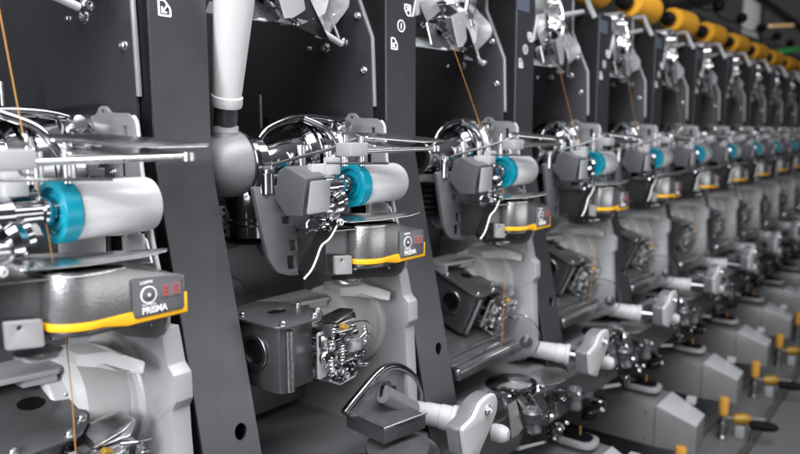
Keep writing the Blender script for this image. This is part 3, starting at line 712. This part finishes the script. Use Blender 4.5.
def place_splicer(o, n):
    if n != 1:
        ta = TILT + (0 if n < 3 else 2.5 * math.sin(n * 2.3))
        R_ = Matrix.Rotation(math.radians(ta), 3, 'X')
        o.rotation_euler = (math.radians(ta), 0, 0)
        h_ = Vector(((sx0 + sx1) / 2 + .012, YS + .048, zs1))      # centre of the hole in the top plate
        o.location = Vector((.239, .567, -.218)) - R_ @ (h_ - piv) + Vector((n * D, 0, H0))
    else: o.rotation_euler = (0, 0, 0)
    o['label'] = ('upright splicer head with shiny levers left of the second dark column' if n == 1 else
                  'tilted dark splicer head with shiny levers at the foot of the %s column' % ORD[n])
spread(t, '{o}', 'splicer heads', ALL, piv, place_splicer)

# tray bar below the tilted splicers
t = thing('slide_tray', '', 'tray')
a = aY(455, 371, .50, 2); b_ = aY(519, 343, .50, 2)
zc = (a.z + b_.z) / 2
hexa('tray_body', 'gun', t, [(a.x, .494, zc - .012), (b_.x, .494, zc - .012), (b_.x, .60, zc + .004), (a.x, .60, zc + .004), (a.x, .494, zc - .002), (b_.x, .494, zc - .002), (b_.x, .60, zc + .03), (a.x, .60, zc + .03)], .002)
for k, (yy, zz) in enumerate(((.4955, .0035), (.510, .0088), (.526, .0135))):
    tube('tray_ridge', ('bsteel', 'steel', 'steel')[k], t, [(a.x + .002, yy, zc + zz - .004), (b_.x - .002, yy, zc + zz - .004)], .0032, 12)
box('tray_end', 'bsteel', t, (a.x - .004, .498, zc), (.010, .016, .016), .003)
spread(t, 'ribbed steel slide tray under the splicer by the {o} dark column', 'slide trays', NOT1, (.2, .5, zc - .012))

# ================================================================== SUCTION NOZZLE arm
t = thing('suction_nozzle', '', 'suction nozzle')
TL = Vector((.345, .51, -.346)); TR = Vector((.366, .453, -.351)); dv = (TR - TL).normalized(); Lt = (TR - TL).length
lathe('nozzle_tube', 'lgrey', t, TL, dv, [(0, .008), (0, .0125), (.003, .0135), (Lt * .66, .0142), (Lt * .66 + .001, .0152), (Lt * .9, .0152), (Lt * .9 + .001, .017), (Lt, .017), (Lt + .001, .015), (Lt + .001, .011), (Lt - .01, .011), (Lt - .01, 0)], 40)
lathe('nozzle_rod', 'gun', t, TL - dv * .055, dv, [(0, 0), (0, .0105), (.056, .0105)], 28)
tube('nozzle_core', 'dchrome', t, [TR - dv * .01, TR + dv * .045], .009, 20)
YK = .375
kp = pY(YK, [(495.5, 393), (498, 401), (497, 412), (491, 428), (483, 446), (478, 458), (467, 458), (463, 430), (475, 418), (481, 404), (488, 397)])
bm = plate_mesh(rnd(kp, .004), [], .006, .0012)
for v in bm.verts:
    v.co = (v.co.x, YK + .003 + v.co.z, v.co.y)
finish(bm, 'nozzle_lever', 'lgrey', t, 25)
pv = aY(487.5, 410, YK)
lathe('pivot_washer', 'bsteel', t, pv + Vector((0, .001, 0)), (0, -1, 0), [(0, 0), (0, .0062), (.0015, .0062), (.002, .0045), (.0045, .0042), (.005, .003), (.003, .0025), (.003, 0)], 24)
sd = pX(aY(463, 430, YK).x - .002, [(449, 425), (463, 430), (464, 458), (449, 458)])
g8 = [aY(463, 458, YK + .008), aY(484, 458, YK + .008), aY(484, 458, YK + .06), aY(463, 458, YK + .06), aY(466, 424, YK + .008), aY(494, 400, YK + .008), aY(494, 400, YK + .06), aY(470, 418, YK + .06)]
bm = plate_mesh(rnd(kp, .004), [], .016, .0015)
for v in bm.verts: v.co = (v.co.x - .0005, YK + .0145 + v.co.z, v.co.y - .001)
finish(bm, 'lever_housing', 'cast_dark', t, 25)
lathe('end_bulb', 'lgrey', t, aY(493, 432, YK + .022), (.2, -1, 0), [(0, 0), (0, .010), (.010, .0105), (.016, .0088), (.019, .006), (.0195, 0)], 32)
bolt(t, aY(459, 446, YK + .02), (-1, -.6, 0), .0045, .005)
spread(t, 'pale grey suction nozzle tube and lever in front of the {o} dark column', 'suction nozzle arms', ALL, (.36, .44, -.40))

# clear disc behind nozzle tube / arch housing in the second unit
t = thing('clear_disc', '', 'disc')
dc = aY(517, 337, .488, 2)
dn = Vector((-.85, -.45, .22)).normalized()
lathe('disc_pane', 'glass', t, dc, dn, [(0, 0), (0, .0335), (.001, .0338), (.001, 0)], 56)
ringx('disc_rim', 'chrome', t, dc - dn * .001, dn, .0325, .0341, .0024, 56)
lathe('disc_hub', 'gun', t, dc + Vector((.010, -.010, -.008)), dn, [(0, 0), (0, .009), (.003, .0095), (.005, .006), (.006, .004), (.006, 0)], 28)
spread(t, 'clear round disc with bright rim behind the nozzle tube of the {o} column', 'clear yarn discs', NOT1, dc - Vector((0, 0, .034)))

t = thing('arch_cover', 'dark glossy arched cover with bright rim beside the upright splicer', 'cover')
ar = [(344, 413), (362, 391), (378, 373), (388, 367), (400, 367), (411, 374), (418, 385), (422, 400), (421, 425), (385, 432)]
ap = pY(.50, ar)
bm = plate_mesh(rnd(ap, .006), [], .003, .0006)
for v in bm.verts: v.co = (v.co.x, .502 + v.co.z, v.co.y)
finish(bm, 'arch_body', 'smoke', t, 25)
tube('arch_rim', 'dchrome', t, smooth_path([aY(x, y, .498) for x, y in ar[:9]], 6), .0046, 14)
tube('arch_rod', 'cast_dark', t, [aY(384, 394, .488), aY(413, 410, .478)], .0105, 24)
lathe('arch_hub', 'chrome', t, aY(384, 393, .497), (.3, -1, 0), [(0, 0), (0, .014), (.004, .0145), (.008, .010), (.012, .0105), (.013, 0)], 28)
f0, f1 = aY(384, 430, .455), aY(346, 413, .52); zz = f0.z
f2 = aZ(426, 414, zz); f3 = aZ(390, 398, zz); f1 = aZ(346, 413, zz)
lathe('round_guard', 'gun', t, aY(402, 450, .45), (0, -.1, 1), [(-.004, 0), (-.004, .040), (0, .041), (.003, .040), (.005, .030), (.006, 0)], 56)
hexa('step_box', 'gun', t, [Vector((*p.xy, zz - .017)) for p in (f1, f0, f2, f3)] + [f1, f0, f2, f3], .002)
tube('step_edge', 'steel', t, [f1 + Vector((0, 0, .001)), f0 + Vector((0, 0, .001)), f2 + Vector((0, 0, .001))], .0016, 8)
setbase(t, (.25, .5, -.40)); t.location = (.25 + D, .5, -.40 + H0)

# ================================================================== BOBBIN HOLDER (discs and chrome clutter)
t = thing('bobbin_holder', '', 'bobbin holder')
def disc(name, m, c, rx, ry, th=.0014, tl=0):
    bmq = plate_mesh(circ((0, 0), rx, 44, ry), [], th, .0003)
    for v in bmq.verts: v.co = (c[0] + v.co.x, c[1] + v.co.y, c[2] + v.co.z + tl * v.co.x)
    return finish(bmq, name, m, t, 25)
e1 = aY(511, 383, .455, 2); e2 = aY(548, 376, .43, 2)
disc('balloon_disc', 'dchrome', e1, .040, .034)
disc('side_disc', 'steel', e2, .036, .026, .0014, .05)
for k, (x, y, Y, r_, h_, m_) in enumerate(((520, 402, .44, .014, .030, 'dchrome'), (538, 396, .425, .010, .028, 'chrome'), (552, 404, .43, .012, .036, 'gun'), (531, 420, .40, .013, .030, 'gun'), (575, 398, .44, .010, .035, 'cast_dark'), (598, 404, .46, .013, .022, 'dchrome'))):
    p = aY(x, y, Y, 2)
    lathe('holder_drum', m_, t, p + Vector((0, 0, -h_ / 2)), (0, 0, 1), [(0, 0), (0, r_), (h_ * .1, r_ * 1.08), (h_ * .2, r_), (h_ * .45, r_ * .9), (h_ * .5, r_ * 1.05), (h_ * .8, r_), (h_ * .9, r_ * 1.1), (h_, r_ * .9), (h_, r_ * .4), (h_ * .8, 0)], 28)
def tri3(name, m, pts, th=.0016):
    return sheet3(name, m, pts, th)
tri3('chrome_blade', 'chrome', [aY(517, 398, .41, 2), aY(524, 396, .405, 2), aY(536, 414, .40, 2), aY(528, 420, .40, 2)])
tri3('chrome_flap', 'bsteel', [aY(531, 396, .40, 2), aY(541, 414, .395, 2), aY(548, 406, .40, 2), aY(538, 392, .405, 2)])
tri3('lower_flap', 'steel', [aY(508, 405, .41, 2), aY(516, 400, .41, 2), aY(524, 432, .40, 2), aY(512, 438, .40, 2)])
tri3('black_flap', 'black', [aY(524, 428, .40, 2), aY(545, 425, .40, 2), aY(548, 440, .395, 2), aY(520, 446, .39, 2)])
tube('white_tab', 'white', t, [aY(517, 448, .474, 2), aY(543, 441.5, .474, 2)], [.0042, .0036], 12)
disc('clip_disc', 'dchrome', aY(592, 409, .45, 2), .024, .012)
disc('clip_ring', 'black', aY(590, 414, .45, 2), .022, .012, .008)
tube('holder_rod', 'steel', t, [aY(552, 392, .43, 2), aY(600, 400, .46, 2)], .003, 12)
for k in range(7):
    x, y = rs.uniform(510, 600), rs.uniform(396, 425); p = aY(x, y, .42 + rs.uniform(0, .04), 2)
    box('holder_link', rs.choice(('chrome', 'gun', 'steel', 'dchrome')), t, p, (rs.uniform(.006, .02), rs.uniform(.005, .012), rs.uniform(.004, .016)), .001, Matrix.Rotation(rs.uniform(-.8, .8), 3, 'Y'))
for k in range(9):
    x, y = rs.uniform(505, 560), rs.uniform(392, 440); p = aY(x, y, .42 + rs.uniform(0, .05), 2); r_ = rs.uniform(.005, .011); h_ = rs.uniform(.008, .022)
    lathe('holder_pulley', rs.choice(('chrome', 'dchrome', 'steel', 'gun')), t, p, (rs.uniform(-1, 1), -1, rs.uniform(-.6, 1)), [(0, 0), (0, r_), (h_ * .2, r_ * 1.1), (h_ * .3, r_ * .75), (h_ * .7, r_ * .75), (h_ * .8, r_ * 1.1), (h_, r_), (h_, r_ * .4), (h_ * .7, 0)], 20)
for k in range(6):
    x, y = rs.uniform(505, 600), rs.uniform(395, 440); a = aY(x, y, .42, 2); b_ = aY(x + rs.uniform(-14, 14), y + rs.uniform(-14, 10), .41 + rs.uniform(0, .05), 2)
    tube('holder_lever', rs.choice(('chrome', 'steel', 'bsteel')), t, smooth_path([a, (a + b_) / 2 + Vector((0, 0, .004)), b_]), rs.uniform(.0014, .003), 10)
for k in range(4):
    p = aY(rs.uniform(505, 600), rs.uniform(392, 430), .415, 2); bolt(t, p, (-.3, -1, .3), .003, .004, 'chrome')
spread(t, 'shiny bobbin holder with thin steel discs below the {o} frame column', 'bobbin holders', ALL, (.2, .43, -.40))

# ================================================================== HOPPER
t = thing('bobbin_hopper', '', 'hopper')
x0h, x1h = .0473, .1435
zt0, zt1, ztb = -.520, -.5295, -.518
ya, yc, yb_ = .415, .342, .64
zbm = -.612
bm = bmesh.new()
sec = [(yb_, ztb), (ya, zt1), (yc, -.5585), (yc, -.613), (ya, zbm), (yb_, -.612)]
v0 = [bm.verts.new((x0h + (.015 if i in (2, 3) else 0), y, z)) for i, (y, z) in enumerate(sec)]
v1 = [bm.verts.new((x1h - (.012 if i in (2, 3) else 0), y + (.004 if i in (2, 3) else 0), z)) for i, (y, z) in enumerate(sec)]
for k in range(6): bm.faces.new((v0[k], v0[(k + 1) % 6], v1[(k + 1) % 6], v1[k]))
bmesh.ops.contextual_create(bm, geom=v0); bmesh.ops.contextual_create(bm, geom=v1)
bm.faces.new(v0) if not any(set(f.verts) == set(v0) for f in bm.faces) else None
bmesh.ops.triangulate(bm, faces=[f for f in bm.faces if len(f.verts) > 4])
bmesh.ops.recalc_face_normals(bm, faces=bm.faces); bev(bm, .0014, 2, 12)
finish(bm, 'hopper_body', 'hopper', t, 25)
hexa('sloped_lid', 'hopper_light', t, [(x0h + .001, ya - .001, zt1 - .001), (x0h + .016, yc + .001, -.5595), (x1h - .012, yc + .004, -.5595), (x1h - .001, ya - .001, zt1 - .001),
     (x0h + .001, ya - .001, zt1 + .0022), (x0h + .016, yc + .0005, -.5560), (x1h - .012, yc + .0035, -.5560), (x1h - .001, ya - .001, zt1 + .0022)], .0006)
tc = aZ(642, 386, -.516, 4)
def tray(name, m, c, rx, ry, z0, h, b):
    pts = rnd([(c.x - rx, c.y - ry), (c.x + rx, c.y - ry), (c.x + rx, c.y + ry), (c.x - rx, c.y + ry)], min(rx, ry) * .9, 6)
    o = prism_z(name, m, t, pts, z0, z0 + h, b); return o
tray('tray_rim', 'cast', tc, .025, .038, -.5185, .009, .002)
tray('tray_insert', 'black', tc, .015, .029, -.5095, .004, .001)
box('tray_block', 'black', t, (tc.x, tc.y + .008, -.503), (.016, .024, .006), .001)
tube('tray_pin', 'orange', t, [(tc.x, tc.y - .008, -.504), (tc.x, tc.y - .008, -.490)], .0016, 8)
plate('shell_seam', 'black', t, 'X', x0h - .0004, [(ya + .0005, zt1 - .002), (ya + .0016, zt1 - .002), (ya + .0016, zbm + .003), (ya + .0005, zbm + .003)], .0006, b=0)
for z_ in (-.545, -.600):
    bolt(t, (x0h - .0002, ya + .018, z_), (-1, 0, 0), .0022, .0012, 'steel')
box('lid_latch', 'cast', t, (x1h - .002, .375, -.536), (.014, .018, .014), .002)
bolt(t, (x0h + .02, .50, -.5185), (0, 0, 1), .002, .001, 'black')
spread(t, 'grey metal bobbin hopper with sloped lid low in front of the {o} frame column', 'grey bobbin hoppers', range(1, N), (.1, .42, -.612))

# ================================================================== BOBBINS, pegs and foot levers low at the aisle
ZD = -.70
t = thing('orange_bobbin', '', 'bobbin')
pb_ = aY(753, 368, .33, 6)
bx_, by_ = .375, .366
lathe('bobbin_yarn', 'bobbin', t, (bx_, by_, -.645), (0, 0, 1), [(0, 0), (0, .006), (.006, .010), (.040, .011), (.044, .0095), (.045, 0)], 28)
lathe('bobbin_peg', 'steel', t, (bx_, by_, ZD), (0, 0, 1), [(0, 0), (0, .011), (.006, .012), (.010, .007), (.030, .006), (.034, .011), (.040, .011), (.042, .006), (.056, .006), (.056, 0)], 24)
spread(t, 'orange wound bobbin upright on its peg, low before the {o} frame column', 'orange bobbins on pegs', range(1, N), (bx_, by_, ZD))
t = thing('lying_bobbin', '', 'bobbin')
lathe('bobbin_yarn', 'brass', t, (.400, .352, -.655), (.55, -1, 0), [(0, 0), (0, .009), (.008, .013), (.03, .014), (.040, .009), (.040, 0)], 28)
lathe('bobbin_core', 'cast_dark', t, (.400, .352, -.655), (.55, -1, 0), [(-.02, 0), (-.02, .006), (.07, .005), (.07, 0)], 16)
box('bobbin_rest', 'cast', t, (.408, .335, -.684), (.02, .02, .030), .003)
spread(t, 'brown bobbin lying on its rest, low before the {o} frame column', 'lying brown bobbins', range(1, N), (.408, .335, ZD))
t = thing('foot_lever', '', 'lever')
lathe('lever_grip', 'black', t, (.375, .31, -.650), (.6, -1, -.12), [(0, 0), (0, .006), (.006, .010), (.035, .0115), (.052, .009), (.060, .004), (.061, 0)], 28)
tube('lever_stem', 'gun', t, [(.385, .300, -.650), (.378, .31, ZD)], .006, 12)
spread(t, 'black rounded foot lever, low before the {o} frame column', 'black foot levers', range(1, N), (.378, .31, ZD))

# ================================================================== YARN THREADS
t = thing('yarn_thread', '', 'thread')
pts = [Vector(p) for p in ((.166, .545, .112), (.238, .55, .020), (.2345, .530, -.03), (.232, .506, -.06), (.238, .500, -.14), (.240, .500, -.20), (.242, .505, -.345))]
tube('thread_strand', 'orange', t, pts, .00045, 8)
def first_yarn(o, n):
    if n == 0:
        me_old = o.children[0].data
        p_ = [aY(-4, -8, .545, 0), aY(0, 14, .545, 0), aY(24, 140, .535, 0)] + [Vector(q) for q in pts[3:]]
        p_ = [q - pts[-1] for q in p_]
        b2 = bmesh.new(); tube_bm(b2, p_, .00045, 8)
        m2 = bpy.data.meshes.new('thread_strand'); b2.to_mesh(m2); b2.free(); m2.materials.append(M['orange'])
        strand = o.children[0].copy(); strand.data = m2; COL.objects.link(strand)
        for cc_ in list(o.children):
            if cc_ is not strand: bpy.data.objects.remove(cc_)
spread(t, 'thin orange yarn running down through the unit left of the {o} column', 'orange yarn threads', list(range(2, N)) + [0], pts[-1], first_yarn)

# ================================================================== WHITE SUCTION TUBE at the left
t = thing('suction_tube', 'white tapered suction tube with grey elbow beside the nearest dark column', 'tube')
Yt = .60
q0 = aY(236, -30, .535); q1 = aY(226.5, 106, .572); q3 = aY(225, 129, .582)
lathe('white_sleeve', 'tubewhite', t, q1, (q0 - q1), [(0, .0), (0, .0148), (.002, .0155), (.010, .0155), (.011, .0140), ((q0 - q1).length * .5, .0170), ((q0 - q1).length, .0205), ((q0 - q1).length, 0)], 48)
tube('dark_band', 'gun', t, [q1 + Vector((0, 0, .001)), q3], .0118, 32)
lathe('elbow_collar', 'cast', t, q3, (0, 0, 1), [(-.004, 0), (-.004, .0135), (.003, .0135), (.003, 0)], 40)
ec = Vector((.149, .585, -.036))
eb = Vector((.138, .586, -.034))
tube('elbow_neck', 'elbow', t, [q3, q3 + Vector((0, 0, -.020))], [.0125, .016], 40)
lathe('elbow', 'elbow', t, eb - Vector((.034, 0, 0)), (1, -.02, 0), [(.0, 0), (.0008, .008), (.003, .016), (.008, .0235), (.015, .029), (.024, .0325), (.034, .0345), (.045, .0345), (.045, 0)], 56)
ringx('elbow_ring', 'dchrome', t, ec - Vector((.004, 0, 0)), (1, -.05, 0), .028, .038, .007, 56)
ringx('clamp_ring', 'chrome', t, ec + Vector((.004, 0, 0)), (1, -.05, 0), .02, .034, .014, 56)
lathe('link_bellows', 'dchrome', t, q3 + Vector((.030, 0, -.112)), (0, 0, 1), [(0, 0), (0, .026), (.012, .026), (.014, .0285), (.018, .0285), (.020, .026), (.040, .027)] + [(.05, .024), (.052, 0)], 40)
setbase(t, q3); t.location = q3 + Vector((D, 0, H0))

# ================================================================== SETTING
def struct(o): o['kind'] = 'structure'; return o
def wbox(name, m, x0, x1, y0, y1, z0, z1, b=.002):
    return box(name, m, None, ((x0 + x1) / 2, (y0 + y1) / 2, (z0 + z1) / 2 + H0), (x1 - x0, y1 - y0, z1 - z0), b)
bed = thing('machine_bed', 'long dark machine bed carrying all the winding units', 'machine bed')
for nm, m_, bb in (('rear_wall', 'hall', (-1.5, 4.4, .86, .9, -.75, .2)), ('bed_top', 'cast_dark', (-1.5, 4.4, .485, .86, -.47, -.372)),
                   ('bed_skirt', 'black', (-1.5, 4.4, .68, .72, -1.2, -.47)), ('service_rail', 'gun', (-1.5, 4.4, .465, .484, -.46, -.40))):
    o = wbox(nm, m_, *bb, .006); o.parent = bed
dk = wbox('deck', 'floor', -1.5, 5.0, .05, .66, ZD - .02, ZD, .003); dk.name = 'conveyor_deck'
dk['label'] = 'light grey conveyor deck below the hoppers'; dk['category'] = 'deck'
o = wbox('deck_rail', 'gun', -1.5, 5.0, .30, .316, ZD, ZD + .010, .002); o.parent = dk
o = wbox('deck_lip', 'cast', -1.5, 5.0, .045, .06, ZD, ZD + .02, .002); o.parent = dk
o = wbox('deck_shade', 'gun', -1.5, 5.0, .40, .655, ZD, ZD + .006, .001); o.parent = dk  # dark sheet painting the shadow on the deck under the hoppers
struct(wbox('floor', 'floor', -8, 14, -6, 6, -1.32, -1.3, 0))
struct(wbox('far_wall', 'wall', 9, 9.1, -4, 5, -1.3, 2.6, 0))
struct(wbox('back_wall', 'wall', -8, 9, 4.0, 4.1, -1.3, 2.6, 0))
struct(wbox('ceiling', 'beam', -8, 9.1, .9, 4.1, 1.7, 1.75, 0))

def tagm(o, label, cat, group=None):
    o['label'] = label; o['category'] = cat
    if group: o['group'] = group
    return o
def beam(x0, y0, x1, y1, Y0, Y1, r, m, label, name='ceiling_beam'):
    a = aY(x0, y0, Y0, 0); b = aY(x1, y1, Y1, 0); d_ = (b - a); L_ = d_.length
    rot = d_.to_track_quat('X', 'Z').to_matrix()
    return tagm(box(name, m, None, (a + b) / 2 + Vector((0, 0, H0)), (L_, r, r), .004, rot), label, 'beam')
beam(745, -12, 812, 36, 1.3, 1.3, .05, 'beam', 'dark diagonal beam at the upper right corner')
beam(655, 12, 735, -6, 1.2, 1.2, .05, 'beam', 'dark beam above the nearest visible yellow packages')
p = beam(655, 40, 662, -20, 1.5, 1.5, .09, 'cast_dark', 'grey hall post left of the dark beam', 'hall_post'); p['category'] = 'post'
p = beam(750, 60, 756, -20, 1.5, 1.5, .14, 'cast_dark', 'wide grey hall post behind the black ball weights', 'hall_post'); p['category'] = 'post'
beam(690, 22, 800, 62, 1.3, 1.3, .08, 'cast_dark', 'pale grey sloping duct behind the yellow packages', 'air_duct')
o = beam(770, 26, 793, 25, 1.25, 1.25, .018, 'lamp', 'thin orange strip near the upper right corner', 'orange_strip'); o['category'] = 'strip'
o = beam(780, 52, 797, 49, 1.2, 1.2, .035, 'green', 'small green lit sign near the right edge', 'green_sign'); o['category'] = 'sign'

# ------------------------------------------------------------------ light
w = bpy.data.worlds.new('World'); S.world = w; w.use_nodes = True
nt = w.node_tree; nd = nt.nodes; lk = nt.links; bg = nd['Background']
tc_ = nd.new('ShaderNodeTexCoord'); sp_ = nd.new('ShaderNodeSeparateXYZ'); lk.new(tc_.outputs['Generated'], sp_.inputs[0])
rp = nd.new('ShaderNodeValToRGB'); mrr = nd.new('ShaderNodeMapRange'); mrr.inputs['From Min'].default_value = -1
lk.new(sp_.outputs['Z'], mrr.inputs['Value']); lk.new(mrr.outputs[0], rp.inputs[0])
rp.color_ramp.elements[0].color = (.05, .05, .055, 1); rp.color_ramp.elements[1].color = (.55, .56, .60, 1)
rp.color_ramp.elements.new(.5).color = (.09, .09, .095, 1)
lk.new(rp.outputs[0], bg.inputs['Color']); bg.inputs['Strength'].default_value = .46
def area(name, loc, target, sx, sy, e, col=(1, 1, 1)):
    l = bpy.data.lights.new(name, 'AREA'); l.shape = 'RECTANGLE'; l.size = sx; l.size_y = sy; l.energy = e; l.color = col
    o = bpy.data.objects.new(name, l); COL.objects.link(o); o.location = Vector(loc) + Vector((0, 0, H0))
    d_ = (Vector(target) - Vector(loc)); o.rotation_euler = d_.to_track_quat('-Z', 'Y').to_euler(); return o
area('overhead_aisle_lamp', (.45, -.02, 1.05), (.45, .5, -.3), 2.0, .4, 34, (.97, .98, 1))
area('key_softbox', (-.75, -.10, .50), (.5, .58, -.12),   .9, .7, 13, (.98, .99, 1))
area('side_softbox', (-.62, .30, .10), (.35, .6, -.10), .35, .35, 8, (.98, .99, 1))
area('low_aisle_fill', (1.1, -.95, -.26), (.7, .5, -.25), 2.2, .35, 7)  # added fill light, placed to brighten the lower column faces
area('streak_fill', (.25, -.05, .62), (.5, .6, .0), 1.1, .05, 4)  # added narrow light, there only to draw bright streaks on chrome
area('hall_lamp', (6, 2.2, 1.4), (9, 2.2, .2), 1.5, 1.5, 22)

# ------------------------------------------------------------------ camera object
cam = bpy.data.cameras.new('camera'); co = bpy.data.objects.new('camera', cam); COL.objects.link(co)
cam.sensor_width = 36; cam.lens = 36 * FPX / 800; cam.clip_start = .02; cam.clip_end = 100
R3 = Matrix((RGT, UPV, -FWD)).transposed()
co.matrix_world = Matrix.Translation((0, 0, H0)) @ R3.to_4x4()
cam.dof.use_dof = True; cam.dof.focus_distance = .70; cam.dof.aperture_fstop = 5.0
S.camera = co
S.view_settings.view_transform = 'Standard'; S.view_settings.look = 'None'; S.view_settings.exposure = 0
S.cycles.use_denoising = True
S.cycles.max_bounces = 8
